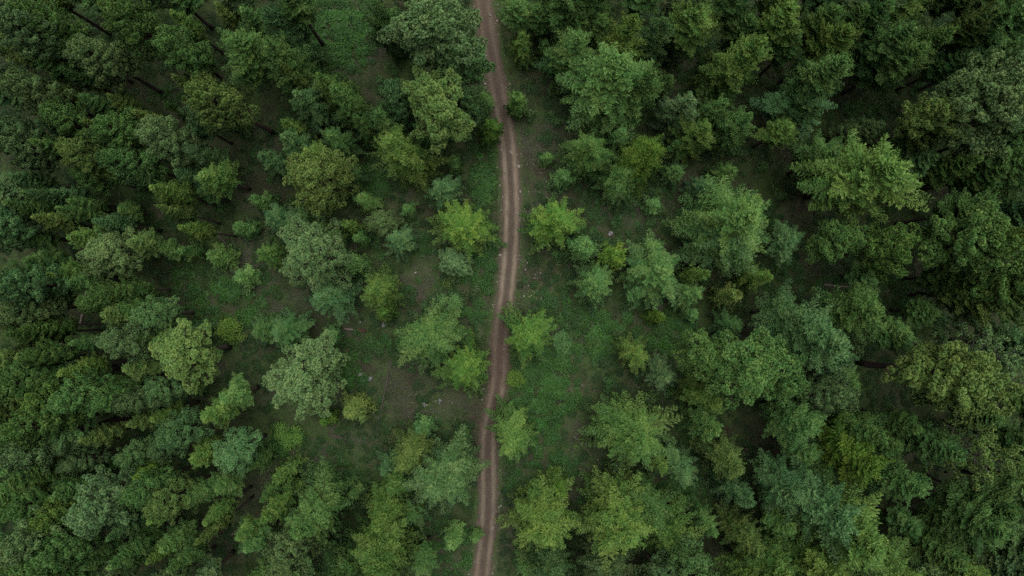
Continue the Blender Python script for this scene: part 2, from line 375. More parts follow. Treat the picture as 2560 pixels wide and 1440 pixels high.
def make_pine(Ht, Rm, nl, t0=.40, tuft_r=.28, needles=44, open_=0.0, sub=.47, fine=.85):
    """a long-needled pine: ascending limbs whose twigs end in round tufts"""
    tub = Tubes(); parts = []
    zs = np.linspace(0, Ht, 10); bend = np.cumsum(rng.normal(size=(10, 2)) * .07, 0)
    tub.add(np.column_stack([bend, zs]), np.linspace(Ht * .017 + .06, .05, 10), 8)
    ph = rng.uniform(0, 6.28, 6); C, Dn = [], []
    for b in range(nl):
        u = (b + rng.uniform(0, 1)) / nl; t = t0 + (.97 - t0) * u
        az = b * 2.39996 + rng.normal() * .35
        lob = 1 + .2 * (np.sin(az * 2 + ph[0] + 4 * t) + np.sin(az * 3 + ph[1] - 7 * t)) / 1.4
        Lb = Rm * max(.12, math.sin(math.pi * (.24 + .70 * u))) ** .75 * lob * rng.uniform(.72, 1.12)
        if rng.random() < open_ * .35: continue
        el = R(2 + 58 * u + rng.normal() * 8)
        m = max(3, int(Lb / sub)); s = np.linspace(.30, 1, m)
        out = np.array([math.cos(az), math.sin(az), 0]); lat = np.array([-math.sin(az), math.cos(az), 0])
        bz = np.array([np.interp(t * Ht, zs, bend[:, 0]), np.interp(t * Ht, zs, bend[:, 1]), t * Ht])
        P = bz + out * (Lb * s * math.cos(el))[:, None] + lat * (rng.normal() * .15 * Lb * s ** 2)[:, None]
        P[:, 2] += Lb * s * math.sin(el) + .12 * Lb * s ** 2
        tub.add(np.vstack([bz, P[m // 2], P[-1]]), [.02 + .017 * Lb, .012 + .008 * Lb, .01], 4)
        D = norm(np.gradient(P, axis=0))
        for j in range(m):
            for sg in (-1, 1):
                if rng.random() < open_ * .4: continue
                L2 = (1.12 - s[j]) * Lb * .42 * rng.uniform(.5, 1.15) + .18
                d2 = norm(D[j] * rng.uniform(.4, 1.0) + sg * lat * rng.uniform(.5, 1) + [0, 0, rng.uniform(.05, .7)])
                e = P[j] + d2 * L2
                tub.add(np.vstack([P[j], e]), [.014, .007], 3)
                C.append(e); Dn.append(d2)
                if L2 > .8:
                    C.append(P[j] + d2 * L2 * .55 + rng.normal(size=3) * .16); Dn.append(norm(d2 + rng.normal(size=3) * .4))
                if L2 > 1.25:
                    C.append(P[j] + d2 * L2 * .8 + lat * rng.normal() * .35); Dn.append(norm(d2 + rng.normal(size=3) * .4))
        C.append(P[-1]); Dn.append(D[-1])
    for _ in range(5): C.append(np.array([*(bend[-1] + rng.normal(size=2) * .2), Ht + rng.uniform(-.5, .1)])); Dn.append(np.array([0, 0, 1.0]))
    C = np.array(C); Dn = np.array(Dn); K = len(C)
    tv = np.clip(.5 + rng.normal(size=K) * .2, 0, 1); tr = tuft_r * rng.uniform(.75, 1.2, K)
    ii = np.repeat(np.arange(K), needles)
    dirs = norm(rng.normal(size=(len(ii), 3)) + .75 * Dn[ii] + [0, 0, .45])
    parts.append(brush(C[ii] + dirs * .04, dirs, tr[ii] * rng.uniform(.84, 1.04, len(ii)), .115 * fine, np.clip(tv[ii] + rng.normal(size=len(ii)) * .05, 0, 1),
                        dirs * .8 + [0, 0, .2] + dome(C[ii], Ht * (t0 + (1 - t0) * .2), Rm, Ht * (1 - t0) * .6) * 1.0))
    return finish(parts), tub
def make_shrub(Rm, Hm, nleaf, size, stems=9):
    tub = Tubes(); parts = []; cl = []
    for k in range(stems):
        az = rng.uniform(0, 6.28); r_ = Rm * math.sqrt(rng.uniform(.03, .9)); h = Hm * rng.uniform(.55, 1) * (1 - .35 * (r_ / Rm) ** 2)
        e = np.array([math.cos(az) * r_, math.sin(az) * r_, h]); tub.add(np.vstack([[0, 0, 0], e * [.4, .4, .55], e]), [.035, .022, .008], 3); cl.append(e)
    cl = np.array(cl); ii = rng.integers(0, len(cl), nleaf)
    O = cl[ii] + rng.normal(size=(nleaf, 3)) * [Rm * .2, Rm * .2, Hm * .15]; O[:, 2] = np.maximum(O[:, 2], .05)
    D = norm(np.column_stack([O[:, :2] - cl[ii][:, :2] + rng.normal(size=(nleaf, 2)) * .2, rng.uniform(-.15, .3, nleaf)]))
    parts.append(leaves(O, D, size * rng.uniform(.7, 1.3, nleaf), size * .62, np.clip(.5 + rng.normal(size=len(cl))[ii] * .15 + rng.normal(size=nleaf) * .15, 0, 1), (O - cl[ii]) / Rm * 2 + [0, 0, 1] + rng.normal(size=(nleaf, 3)) * .3))
    return finish(parts), tub

def blunt(e):
    return lambda t: max(0, 1 - t ** e) ** .8 * min(1, .6 + t * 1.8)
cone = lambda t: (1 - t) ** .72 * min(1, .55 + t * 2.2)
broad = lambda t: max(0, 1 - t ** 1.7) ** .85 * min(1, .6 + t * 1.6)
KINDS = {'H': [], 'N': [], 'G': [], 'E': [], 'F': [], 'D': [], 'P': [], 'Q': [], 'S': [], 'B': [], 'O': []}
NOM = {}
def add_kind(code, res, Rm, Ht, zw):
    (v, f, a, m_), tub = res
    KINDS[code].append((mesh_from('crown', v, f, M_LEAF, {'vary': a}, nrm=m_), tub.mesh('trunk', M_LIMB if code == 'O' else M_BARK), Rm, Ht)); NOM[code] = zw
for q in range(6): add_kind('F', make_fir(13, 3.6, 88, [blunt(1.2), cone, blunt(1.5), blunt(1.05), blunt(1.35), blunt(1.7)][q], lobes=.16 + .03 * q, twig=.31, step=.029, vary_len=(.68, 1.12)), 3.1, 13, .3)
for q in range(5): add_kind('D', make_fir(15, 4.6, 130, broad, spacing=.19, lobes=.28, twig=.34, spray=(.20, .082), step=.041, vary_len=(.7, 1.12)), 4.3, 15, .3)
def raised(t0, e):                               # crown of a stand-grown tree, bare below t0
    def f(t):
        u = max(0, (t - t0) / (1 - t0)); return max(0, 1 - u ** e) ** .8 * min(1, .5 + u * 2.2)
    return f
for q in range(5): add_kind('G', make_fir(15, 3.1, 92, raised(.52, [1.2, 1.5, 1.05, 1.7, 1.3][q]), t0=.46, lobes=.18 + .03 * q, step=.032, vary_len=(.7, 1.12)), 3.0, 15, .62)
for q in range(5): add_kind('H', make_fir(16, 2.6, 92, raised(.46, [1.1, 1.3, 1.0, 1.5, 1.2][q]), t0=.46, lobes=.17 + .03 * q, spray=(.18, .078), step=.031, vary_len=(.7, 1.12)), 2.5, 16, .60)
for q in range(4): add_kind('E', make_fir(16, 4.3, 120, raised(.36, [1.4, 1.7, 1.5, 1.9][q]), t0=.36, vary_len=(.7, 1.12), spacing=.19, lobes=.28, twig=.34, spray=(.20, .082), step=.041), 4.2, 16, .56)
for q in range(5): add_kind('P', make_pine(18, 3.5, 80, t0=.57), 3.4, 18, .74)
for q in range(4): add_kind('N', make_pine(18, 2.9, 70, t0=.50), 2.8, 18, .70)
for q in range(3): add_kind('Q', make_pine(15, 3.6, 74, t0=.22, tuft_r=.25, needles=36, sub=.42, fine=.8), 3.6, 15, .5)
for q in range(2): add_kind('O', make_pine(18, 3.6, 52, t0=.45, open_=1.0), 3.6, 18, .62)
for q in range(3): add_kind('S', make_fir(4.5, 1.35, 60, cone, spacing=.12, t0=.06, twig=.42, spray=(.17, .075), step=.045, lobes=.3, vary_len=(.55, 1.15)), 1.35, 4.5, .2)
for q in range(3): add_kind('B', make_shrub(1.3, 1.5, 2200, .13, 18), 1.3, 1.5, .5)

# ------------------------------------------------------------------ the trees, read off the photograph
# kind, colour, tip x, tip y (photograph pixels), crown radius in pixels, height in metres [, landmark name]
# F pointed fir, D broad fir, P tufted pine, Q fine-tufted round pine, O open pine with bare limbs, S young fir, B shrub
TREES = [
 # upper left
 ('P','gg',18,30,62,20),('P','g',62,14,55,19),('P','g',250,12,62,22,'top-edge corner pine'),('P','g',402,88,56,19),
 ('F','g',56,122,44,20),('F','g',128,98,44,18),('P','gg',198,112,56,19),('P','o',492,204,62,21,'solitary yellowish pine'),
 ('P','gg',6,196,54,20),('F','o',112,222,44,16),('F','g',195,238,38,14),('F','b',92,302,36,17),('P','g',128,290,46,19),
 ('F','o',210,292,36,17),('P','g',245,300,50,18),('P','gg',378,332,56,18),('F','b',470,302,40,14),('P','gg',470,366,30,15),
 ('F','b',508,378,38,14),('F','g',66,348,42,20),('P','o',152,378,52,20),('P','g',288,388,50,19),('F','b',442,424,38,14),
 ('F','y',500,428,54,16,'yellow-green split fir'),('F','y',388,470,46,17),('P','gg',4,345,48,20),('D','g',588,100,64,19),('F','o',536,0,40,18),
 ('F','g',612,10,44,18),('F','k',30,430,36,14),('F','g',60,480,34,15),('F','k',320,150,44,13),('S','k',420,262,24,7),('F','k',10,120,36,15),
 ('F','k',470,130,40,13),('F','g',330,40,44,16),('F','k',150,165,34,14),('S','k',560,290,26,7),('F','k',500,480,30,9),
 # top middle
 ('D','b',648,14,58,17),('F','k',664,68,50,14),('D','g',676,112,66,18,'round-topped dark fir'),('F','o',714,150,42,17),('F','y',792,182,46,17),
 ('F','g',838,218,48,17,'smooth green dome fir'),('F','b',748,226,50,15),('D','g',940,-4,50,15),('F','g',980,24,40,15),
 ('P','gg',1082,30,90,20,'great grey-green pine'),('P','b',1150,112,60,17),('Q','b',988,222,50,15),('P','o',1096,236,80,18,'big olive pine'),
 ('Q','b',1162,242,48,14),('F','l',1218,305,38,10,'lime fir at the trail bend'),('F','k',886,296,34,15),('F','g',940,286,46,15),
 ('D','y',984,352,66,15,'yellow-green fir below the olive pine'),('F','y',702,302,34,13),('F','b',708,346,44,14),('F','y',768,372,46,14),('F','b',652,388,42,13),
 ('Q','o',758,444,74,15,'khaki round pine'),('F','b',1098,468,48,11,'round blue-green fir'),('S','g',905,500,34,6),('F','k',820,330,40,11),('S','g',1130,400,26,6),
 ('F','k',1050,300,44,12),('F','k',860,420,34,8),('B','g',1205,250,24,2.6),
 # top right of the trail
 ('F','y',1308,84,38,9,'pointed fir by the trail top'),('S','g',1366,106,26,6),('F','g',1298,8,46,12),('F','g',1346,22,34,11),('F','k',1395,4,36,13),
 ('D','g',1448,100,80,15),('D','y',1590,62,68,18),('D','g',1556,152,112,17,'giant green fir'),('D','g',1622,172,62,15),('F','g',1500,38,34,13),
 ('D','b',1672,36,60,17),('F','y',1762,20,62,17),('F','k',1880,36,38,15),('D','y',1896,104,74,18,'bright fir behind the dark gap'),
 ('S','y',1292,236,36,7),('F','gg',1738,252,54,14),('F','g',1816,256,46,15),('D','g',1882,286,54,15),('F','y',1768,322,52,14),
 ('D','y',1494,362,68,12,'lime double-crown fir'),('D','l',1634,366,64,14,'yellow-tipped fir'),('F','g',1562,326,44,11),('D','g',1566,430,58,10),('S','g',1412,436,40,5),
 ('S','k',1702,356,32,6),('F','g',1832,420,38,9),('F','b',1785,462,40,9),('D','b',1846,600,86,14),('D','g',1884,540,112,17,'huge blue-green fir'),
 ('F','k',1450,30,40,12),('F','k',1680,190,34,8),('F','k',1700,420,34,7),('S','g',1640,510,28,4),('S','g',1370,390,24,3.5),('F','k',1560,240,60,12),
 # upper right
 ('F','y',1990,20,54,18),('F','g',2092,14,46,18),('F','y',2116,76,50,19,'upper of two stacked bright firs'),('D','g',2134,152,64,21,'lower of two stacked bright firs'),
 ('F','k',2156,22,48,17),('D','g',2298,54,64,19),('F','g',2386,66,42,19),('D','g',2322,108,60,18),('F','o',2498,18,36,21,'narrow yellow fir'),
 ('F','k',2545,36,50,20),('F','k',2532,112,42,18),('P','gg',2532,232,92,22,'great tufted corner pine'),('P','o',2390,272,60,19,'olive twin pine'),('P','b',2542,162,50,19),
 ('F','y',1986,308,42,14),('D','y',2246,424,100,20,'huge yellow-green dome fir'),('Q','gg',2196,312,34,11),('Q','gg',2144,320,32,11),('F','b',2330,384,50,15),
 ('F','y',2440,402,44,19),('F','k',2540,320,48,17),('F','k',2532,420,48,18),('D','b',2040,240,70,14),('F','g',2240,15,50,18),('F','k',2420,130,50,15),('F','k',2340,330,50,13),
 ('F','g',2010,90,44,15),('D','k',2100,380,60,14),
 # left middle
 ('F','g',8,516,36,18),('F','o',86,545,44,17),('F','b',72,492,34,16),('F','b',132,486,34,15),('F','g',166,496,34,15),('F','g',152,524,40,15),
 ('F','y',178,592,52,17),('P','gg',238,622,58,16,'grey-green pine with lime neighbour'),('F','o',318,604,46,14),('F','k',130,632,40,15),('F','y',118,688,50,17,'lime fir above the dark gap'),
 ('D','g',252,722,54,15),('F','o',248,790,56,16),('P','b',354,790,48,14),('P','gg',16,772,48,19),('F','y',64,828,38,18),
 ('D','g',8,850,54,18),('F','g',170,868,40,16),('P','gg',268,872,54,16),('F','y',330,838,42,13),('P','o',432,902,76,16,'pale pine with bare trunk'),
 ('F','y',150,932,50,17,'round lime fir'),('F','o',318,932,54,15),('F','k',102,922,42,15),('S','g',450,625,34,7),('S','g',532,640,38,6),('S','b',470,832,28,7),
 ('D','k',28,682,54,15),('F','k',40,590,44,14),('S','g',590,570,34,6),('F','k',640,832,48,9),('F','k',690,838,60,9),('S','g',600,690,36,5),('F','k',250,500,40,12),
 ('F','k',400,620,36,9),('S','g',640,500,30,6),('F','k',60,640,46,15),('F','k',170,560,40,13),('F','k',300,520,34,9),('B','l',570,830,30,2.5),('F','k',90,745,40,13),
 # middle, by the trail
 ('F','b',674,540,46,12,'stubby blue-green fir'),('F','k',722,556,46,10),('Q','gg',748,624,80,13,'grey pine with tufted top'),('F','y',652,634,40,10),
 ('S','g',794,566,26,6),('S','g',826,590,30,6),('S','y',862,560,28,6),('S','g',890,592,26,6),('S','g',868,655,40,7),('Q','gg',944,556,34,7),('F','b',984,600,48,9,'pale blue-green sapling'),
 ('F','l',1150,556,80,12,'bright lime star fir'),('Q','gg',1134,656,40,5),('F','b',800,745,62,12,'plump blue-green fir'),('D','y',924,728,52,11),('S','l',956,780,32,6),
 ('D','g',1056,848,80,12,'broad green fir beside the log'),('F','l',1154,938,74,12,'lime star fir crossing the track'),('S','g',810,845,34,5),('S','g',1015,520,26,4),('S','k',1090,890,40,6),
 ('F','l',1390,546,80,12,'lime fir opposite the star fir'),('S','g',1466,616,50,8),('S','l',1542,640,46,8),('F','g',1502,708,58,11,'soft green fir'),('F','g',1664,684,78,13),('S','y',1758,682,36,9),
 ('F','g',1744,738,44,9),('S','o',1846,742,38,8),('S','l',1652,796,28,6),('S','g',1736,788,28,4),('F','y',1922,690,44,12),('F','l',1326,850,78,12,'pale lime fir on the track edge'),
 ('B','k',1405,858,24,1.2),('F','y',1604,892,50,10),('F','gg',1672,944,48,11,'greyish lime fir'),('P','g',1784,900,54,15),('P','g',1902,934,80,18,'tufted light-green pine'),('P','g',1994,962,54,17),
 ('S','g',1640,620,40,5),('S','k',1600,730,44,5),('B','l',1290,950,20,1.5),('B','g',1120,760,26,1.8),('F','k',1850,820,44,8),
 # right middle
 ('F','b',1990,606,42,11),('P','y',2264,622,56,18,'rounded yellow-green pine'),('P','g',2488,592,78,20,'long tufted pine'),('F','g',2486,520,56,19),('P','y',2552,592,46,20),
 ('D','o',2548,742,64,19,'olive fir at the picture edge'),('D','g',2206,790,70,17),('D','b',2094,862,90,18,'large blue-green cone fir'),('D','b',1996,792,60,14),
 ('P','o',2424,964,88,20,'knobbly yellow pine'),('F','k',2274,850,54,14),('O','gg',2532,890,76,19),('Q','gg',2110,1004,62,17,'dusty pale pine'),('P','k',2120,600,50,14),
 ('D','k',2440,690,50,14),('F','k',2540,680,50,16),('F','k',2180,690,40,8),('F','g',2340,780,40,10),
 # lower right
 ('D','g',2042,1070,64,16),('D','g',2212,1086,56,17),('D','l',2190,1158,66,18,'brightest green fir'),('F','g',2312,1080,40,15),('F','k',2416,1130,54,19,'dark pointed fir by the gap'),
 ('F','g',2304,1226,56,17),('D','b',2130,1332,84,18,'drooping blue-green fir'),('D','y',2196,1388,92,19,'wide yellow-green fir'),('F','k',2300,1330,40,11),('F','k',2386,1330,38,12),
 ('D','g',2524,1345,66,18),('O','o',2510,1180,80,20,'sparse pine with bare twigs'),('F','k',2400,1420,56,16),('F','k',2548,1290,50,17),('F','y',1800,1016,56,14),('F','g',1794,1092,48,13),
 ('D','o',1856,1176,54,13),('F','b',1884,1272,52,14),('F','o',1904,1396,56,16),('D','y',1604,1112,94,14,'spreading yellow-green fir'),('F','y',1664,1176,38,10),('F','b',1722,1188,52,11),
 ('F','y',1286,1112,58,12,'fir leaning over the lower track'),('S','l',1396,1232,38,7),('D','y',1358,1348,84,14,'feathery fir beside the lower track'),('D','y',1570,1360,100,16,'golden-tipped broad fir'),
 ('D','g',1654,1312,62,14),('D','y',1712,1396,74,16),('F','g',1792,1340,42,11),('S','k',1322,1432,48,6),('F','k',2080,1200,54,14),('D','b',2000,1240,60,15),('F','g',1980,1330,60,13),('F','g',1940,1420,54,14),
 ('S','g',1620,1230,34,4),('F','k',2030,1150,50,12),('F','k',2500,1050,50,15),('D','k',2140,960,50,12),('F','k',2300,1400,44,11),('F','g',2260,1130,40,13),
 # lower middle
 ('Q','gg',734,964,98,14,'big round grey-green pine'),('S','l',806,1056,26,5),('S','o',872,1030,48,6),('D','o',1012,1166,56,12,'gold-flecked fir'),('F','b',962,1184,40,11),('F','y',978,1236,50,13),
 ('D','b',1094,1236,84,14,'blue-green fir with finger boughs'),('D','y',938,1316,64,14,'slanting yellow-green fir'),('F','y',924,1404,66,16),('D','g',742,1332,80,16,'ragged grey-green fir'),
 ('Q','gg',688,1412,68,17),('F','y',652,1302,50,15),('S','y',690,1202,36,7),('S','y',748,1214,20,5),('F','g',652,1246,38,13),('S','g',620,1170,34,8),('B','l',712,1092,30,1.6),
 ('F','k',700,1275,44,10),('S','g',1130,1360,40,5),('S','g',1190,1350,22,3),('F','k',1020,1290,44,9),('S','k',880,1240,30,4),('F','k',1050,1420,46,10),('F','k',820,1420,40,9),
 ('S','k',1050,1080,36,5),('F','k',1150,1112,30,7),
 # lower left
 ('P','g',8,972,54,19),('P','g',100,962,50,18),('P','y',58,1034,54,19),('P','g',138,1018,56,18,'shaggy green pine'),('P','g',10,1064,54,20),('P','b',376,982,46,14),
 ('F','y',370,1050,40,15),('P','b',414,1086,52,15),('F','y',508,1046,54,14,'lime fir below the pale pine'),('F','g',556,1000,50,13),('F','o',208,1118,42,17,'small olive cone fir'),('P','b',122,1116,54,18),
 ('P','gg',8,1134,52,20),('P','b',304,1152,42,15),('P','gg',380,1126,34,15),('F','l',324,1192,46,16,'lime fir among pines'),('F','y',474,1156,50,14),('P','b',558,1152,50,15),
 ('F','g',6,1222,46,19),('F','g',134,1232,50,17),('P','gg',186,1302,72,19,'heavy grey-green pine'),('P','o',390,1272,52,17,'brownish grey pine'),('F','g',474,1250,48,15),('F','y',512,1302,42,15),
 ('F','y',362,1312,48,16),('P','y',82,1312,48,19),('P','g',6,1284,50,20),('P','gg',12,1392,66,21),('P','g',108,1402,54,20),('F','g',272,1424,46,17),('F','g',412,1372,50,14),
 ('F','g',424,1436,44,16),('F','y',592,1352,36,12),('F','g',620,1372,40,12),('F','k',250,1040,40,12),('F','k',210,1200,46,13),('F','k',310,1090,40,11),('F','k',270,1230,46,14),
 ('F','k',460,1330,44,12),('F','k',540,1230,44,11),('F','k',60,1190,44,14),('F','k',190,960,40,13),('F','k',590,1080,36,9),('F','k',330,1370,44,14),('F','k',200,1420,44,16),('F','k',460,980,36,9),('F','k',120,1310,44,15),
 ('P','g',330,1250,44,16),('F','k',520,1400,44,12),('P','g',40,1440,54,20),
]
TREES = [t for q, t in enumerate(TREES) if not (t[1] == 'k' and t[0] == 'F' and t[5] <= 15 and t[2] < 640 and q % 2)]
# the slim firs and pines that pack the denser half
rq = random.Random(5); slim = []
for _ in range(4000):
    p = (rq.uniform(4, 520), rq.uniform(10, 1430))
    if math.hypot((p[0] - 430) / 130, (p[1] - 700) / 130) < 1: continue          # small opening
    if all(math.hypot(p[0] - t[2], p[1] - t[3]) > 46 for t in TREES + slim) and len(slim) < 28:
        kd = rq.choice('FFFP'); slim.append((kd, rq.choice(['g', 'y', 'k', 'o', 'b'] if kd == 'F' else ['g', 'gg']), round(p[0]), round(p[1]), rq.uniform(34, 42), rq.uniform(14, 18)))
TREES += slim
# trees whose tips stand outside the frame but whose boughs and trunks reach into it
rr = random.Random(77)
def rim(off, step):
    w, h_ = 2560 + 2 * off, 1440 + 2 * off; per = 2 * (w + h_); d = rr.uniform(0, step)
    while d < per:
        e = d
        if e < w: p = (e - off, -off)
        elif e < w + h_: p = (2560 + off, e - w - off)
        elif e < 2 * w + h_: p = (2560 + off - (e - w - h_), 1440 + off)
        else: p = (-off, 1440 + off - (e - 2 * w - h_))
        p = (p[0] + rr.uniform(-28, 28), p[1] + rr.uniform(-28, 28)); d += step * rr.uniform(.8, 1.2)
        if abs(p[0] - 1200) < 150 or (700 < p[0] < 930 and p[1] < 0): continue
        kd = rr.choice('FFDPPF' if p[0] < 700 else 'FFDDP')
        yield (kd, rr.choice(['g', 'g', 'y', 'k', 'gg', 'b', 'o'] if kd != 'P' else ['g', 'gg', 'gg', 'b', 'o']), round(p[0]), round(p[1]), rr.uniform(50, 66) if kd != 'D' else rr.uniform(62, 78), rr.uniform(16, 20))
TREES += list(rim(60, 118)) + list(rim(165, 240))
PAL = {'g': (.055, .120, .031), 'y': (.064, .127, .027), 'l': (.054, .114, .017), 'o': (.072, .122, .030), 'b': (.053, .115, .038), 'k': (.044, .098, .026), 'gg': (.064, .116, .041)}
CW = {'g': 'mid-green', 'y': 'yellow-green', 'l': 'lime-green', 'o': 'olive', 'b': 'blue-green', 'k': 'dark green', 'gg': 'grey-green'}
KW = {'F': 'pointed fir', 'D': 'broad fir', 'P': 'tufted pine', 'Q': 'round pine', 'O': 'open pine', 'S': 'young fir', 'B': 'leafy shrub'}
NAME = {'H': 'fir_tree', 'N': 'pine_tree', 'G': 'fir_tree', 'E': 'fir_tree', 'F': 'fir_tree', 'D': 'fir_tree', 'P': 'pine_tree', 'Q': 'pine_tree', 'O': 'pine_tree', 'S': 'young_fir', 'B': 'leafy_shrub'}
CAT = {'H': 'fir tree', 'N': 'pine tree', 'G': 'fir tree', 'E': 'fir tree', 'F': 'fir tree', 'D': 'fir tree', 'P': 'pine tree', 'Q': 'pine tree', 'O': 'pine tree', 'S': 'young fir', 'B': 'shrub'}
GRP = {'fir_tree': 'firs of the forest', 'pine_tree': 'pines of the forest', 'young_fir': 'young firs in the clearings', 'leafy_shrub': 'leafy shrubs on the forest floor'}
def size_word(t):
    r_ = t[4]
    return 'small ' if r_ < 36 else ('' if r_ < 56 else ('large ' if r_ < 78 else 'very large '))
def labels():
    out = {}; used = set()
    lm = [(i, t) for i, t in enumerate(TREES) if len(t) > 6]
    for i, t in lm:
        third = 'upper third' if t[3] < 480 else ('middle third' if t[3] < 960 else 'lower third')
        half = 'small-crowned half' if t[2] < 1260 else 'big-crowned half'
        d = abs(t[2] - float(np.interp(t[3], [0, 300, 500, 700, 850, 1100, 1440], [1207, 1260, 1279, 1270, 1249, 1219, 1204])))
        dist = 'by the track' if d < 150 else ('near the track' if d < 420 else ('midway out' if d < 860 else 'by the edge'))
        col = '' if any(w in t[6] for w in ('green', 'olive', 'yellow', 'lime', 'grey', 'blue', 'silver', 'dark', 'gold', 'pale', 'bright', 'brown')) else CW[t[1]] + ' '
        out[i] = f"{col}{t[6]}, {third}, {half}, {dist}"; used.add(out[i])
    def quad(t, L):                     # where t lies, seen from the landmark
        dx, dy = t[2] - L[2], t[3] - L[3]
        if abs(dy) >= abs(dx): return 'above' if dy < 0 else 'below'
        inward = (dx > 0) == (L[2] < 1250)
        return 'trail side' if inward else 'far side'
    for i, t in enumerate(TREES):
        if i in out: continue
        best = []
        for j, L in lm:
            q = quad(t, L); d = math.hypot(t[2] - L[2], t[3] - L[3])
            if d > 520: continue
            rank = sum(1 for k_, o in enumerate(TREES) if k_ != i and k_ != j and o[0] == t[0] and o[1] == t[1] and quad(o, L) == q and math.hypot(o[2] - L[2], o[3] - L[3]) < d)
            best.append((rank, d, j, q))
        best.sort()
        for rank, d, j, q in best:
            o = ['', 'second ', 'third ', 'fourth ', 'fifth '][min(rank, 4)]
            nm = TREES[j][6]
            place = {'above': f'{"next" if not o else o.strip()} above the {nm}', 'below': f'{"next" if not o else o.strip()} below the {nm}',
                     'trail side': f'{o}beside the {nm}, towards the track', 'far side': f'{o}beside the {nm}, away from the track'}[q]
            cut = 'cut-off ' if (t[2] < 0 or t[2] > 2560 or t[3] < 0 or t[3] > 1440) else size_word(t)
            s = f'{cut}{CW[t[1]]} {KW[t[0]]} {place}'
            if s not in used and len(s.replace('-', 'x').split()) <= 16: out[i] = s; used.add(s); break
    return out
LABELS = labels()
def place_tree(i, t):
    kind, c, px, py, rp, h = t[:6]; rs = random.Random(1000 + i)
    if kind == 'F' and (px < 640 or px > 1960 or py < 40 or py > 1400): kind = 'H' if px < 640 else 'G'; h *= .92
    elif kind == 'P' and px < 640: kind = 'N'
    elif kind == 'F': h *= .86
    if kind == 'D' and (px > 1900 or px < 640): kind = 'E'
    h *= rs.uniform(.80, 1.02) if px < 640 else rs.uniform(.95, 1.05)
    rp *= .92 if px < 520 else (1.12 if px < 1000 and 150 < py < 560 else 1.0) * {'F': 1.02, 'D': 1.12, 'E': 1.25, 'G': 1.18, 'S': 1.08, 'P': 1.1}.get(kind, 1.03)
    x, y = at(px, py, h); g = float(floor_z(x, y)); x, y = at(px, py, h + g)
    g = float(floor_z(x, y)) - .05
    var = KINDS[kind]; crown, trunk, Rm, Ht = var[rs.randrange(len(var))]
    rad = rp / FPX * (CAM_H - h * NOM[kind])
    sx = rad / Rm; sz = h / Ht
    root = bpy.data.objects.new(NAME[kind], None); COL.objects.link(root); root.empty_display_size = .5
    root.location = (x, y, g)
    root.rotation_euler = (R(rs.uniform(-2, 2)), R(rs.uniform(-2, 2)), rs.uniform(0, 6.283))
    root.scale = (sx * rs.uniform(.94, 1.06), sx * rs.uniform(.94, 1.06), sz)
    tag(root, LABELS.get(i), CAT[kind], GRP[NAME[kind]])
    tr = obj('trunk' if kind != 'B' else 'stem', trunk, root)
    cr = obj('crown', crown, root)
    b = PAL[c]; f = rs.uniform(.9, 1.12) * (1.06 if kind in 'PQON' else 1.0); w = rs.uniform(.93, 1.07)
    cr.color = (b[0] * f * w, b[1] * f, b[2] * f / w, 1)
for i, t in enumerate(TREES): place_tree(i, t)

# ------------------------------------------------------------------ fallen logs, stump, rocks
def log(name, p0, p1, r0, r1, mat, label, stubs=4, seed=0):
    """a fallen trunk between two photograph points on the ground, with broken branch stubs as parts"""
    rs = np.random.default_rng(seed)
    a = np.array([*at(*p0), 0.0]); b = np.array([*at(*p1), 0.0]); L = np.linalg.norm(b - a)
    n_ = max(6, int(L / .6)); s = np.linspace(0, 1, n_)
    P = a + (b - a) * s[:, None]; lat = norm(np.array([-(b - a)[1], (b - a)[0], 0.0]))
    P += lat * (np.cumsum(rs.normal(size=n_)) * .03)[:, None]
    rad = (r0 + (r1 - r0) * s) * rs.uniform(.88, 1.1, n_)
    P[:, 2] = floor_z(P[:, 0], P[:, 1]) + rad * .75 + .05
    root = bpy.data.objects.new(name, None); COL.objects.link(root); mid = P.mean(0); root.location = mid
    tb = Tubes(); tb.add(P - mid, rad, 8); obj('log_body', tb.mesh('log_body', mat), root)
    for k_ in range(stubs):
        j = rs.integers(1, n_ - 1); d = norm(lat * rs.choice([-1, 1]) + norm(b - a) * rs.uniform(.2, .9) + np.array([0, 0, rs.uniform(.1, .6)])); l_ = rs.uniform(.4, 1.3)
        st = Tubes(); st.add(np.vstack([P[j], P[j] + d * l_ * .6, P[j] + d * l_ + [0, 0, -.05]]) - mid, [rad[j] * .4, rad[j] * .25, .012], 5); obj('branch_stub', st.mesh('branch_stub', mat), root)
    tag(root, label, 'log', 'fallen logs'); return root
log('fallen_log', (979, 898), (941, 1075), .13, .06, M_LOGD, 'long grey-brown fallen trunk below the broad green fir in the clearing', 6, 1)
log('fallen_log', (218, 730), (209, 768), .24, .22, M_LOG, 'thick pale split log above the lime fir gap among the dense stand', 1, 2)
log('fallen_log', (207, 785), (201, 812), .17, .13, M_LOG, 'short pale end of a broken log below the thick split log', 1, 3)
log('fallen_log', (862, 821), (890, 826), .10, .13, M_LOG, 'thin bleached broken stem pointing at the rotten red wood', 1, 4)
log('fallen_log', (1003, 969), (1030, 965), .10, .07, M_LOGD, 'short dark stick of wood lying in the clearing by the long trunk', 0, 5)
log('fallen_log', (970, 1032), (990, 1014), .11, .06, M_LOGD, 'blackened leaning stick just beside the long trunk', 1, 6)
log('fallen_log', (525, 570), (572, 618), .15, .11, M_LOGD, 'dark slanting log among low grass below the split fir', 3, 7)
log('fallen_log', (575, 662), (640, 650), .10, .06, M_LOGD, 'thin dark log beside the grey pine with tufted top', 3, 8)
log('fallen_log', (2060, 711), (2235, 727), .10, .06, M_LOG, 'long thin grey trunk lying in the shaded gap above the round cone firs', 7, 9)
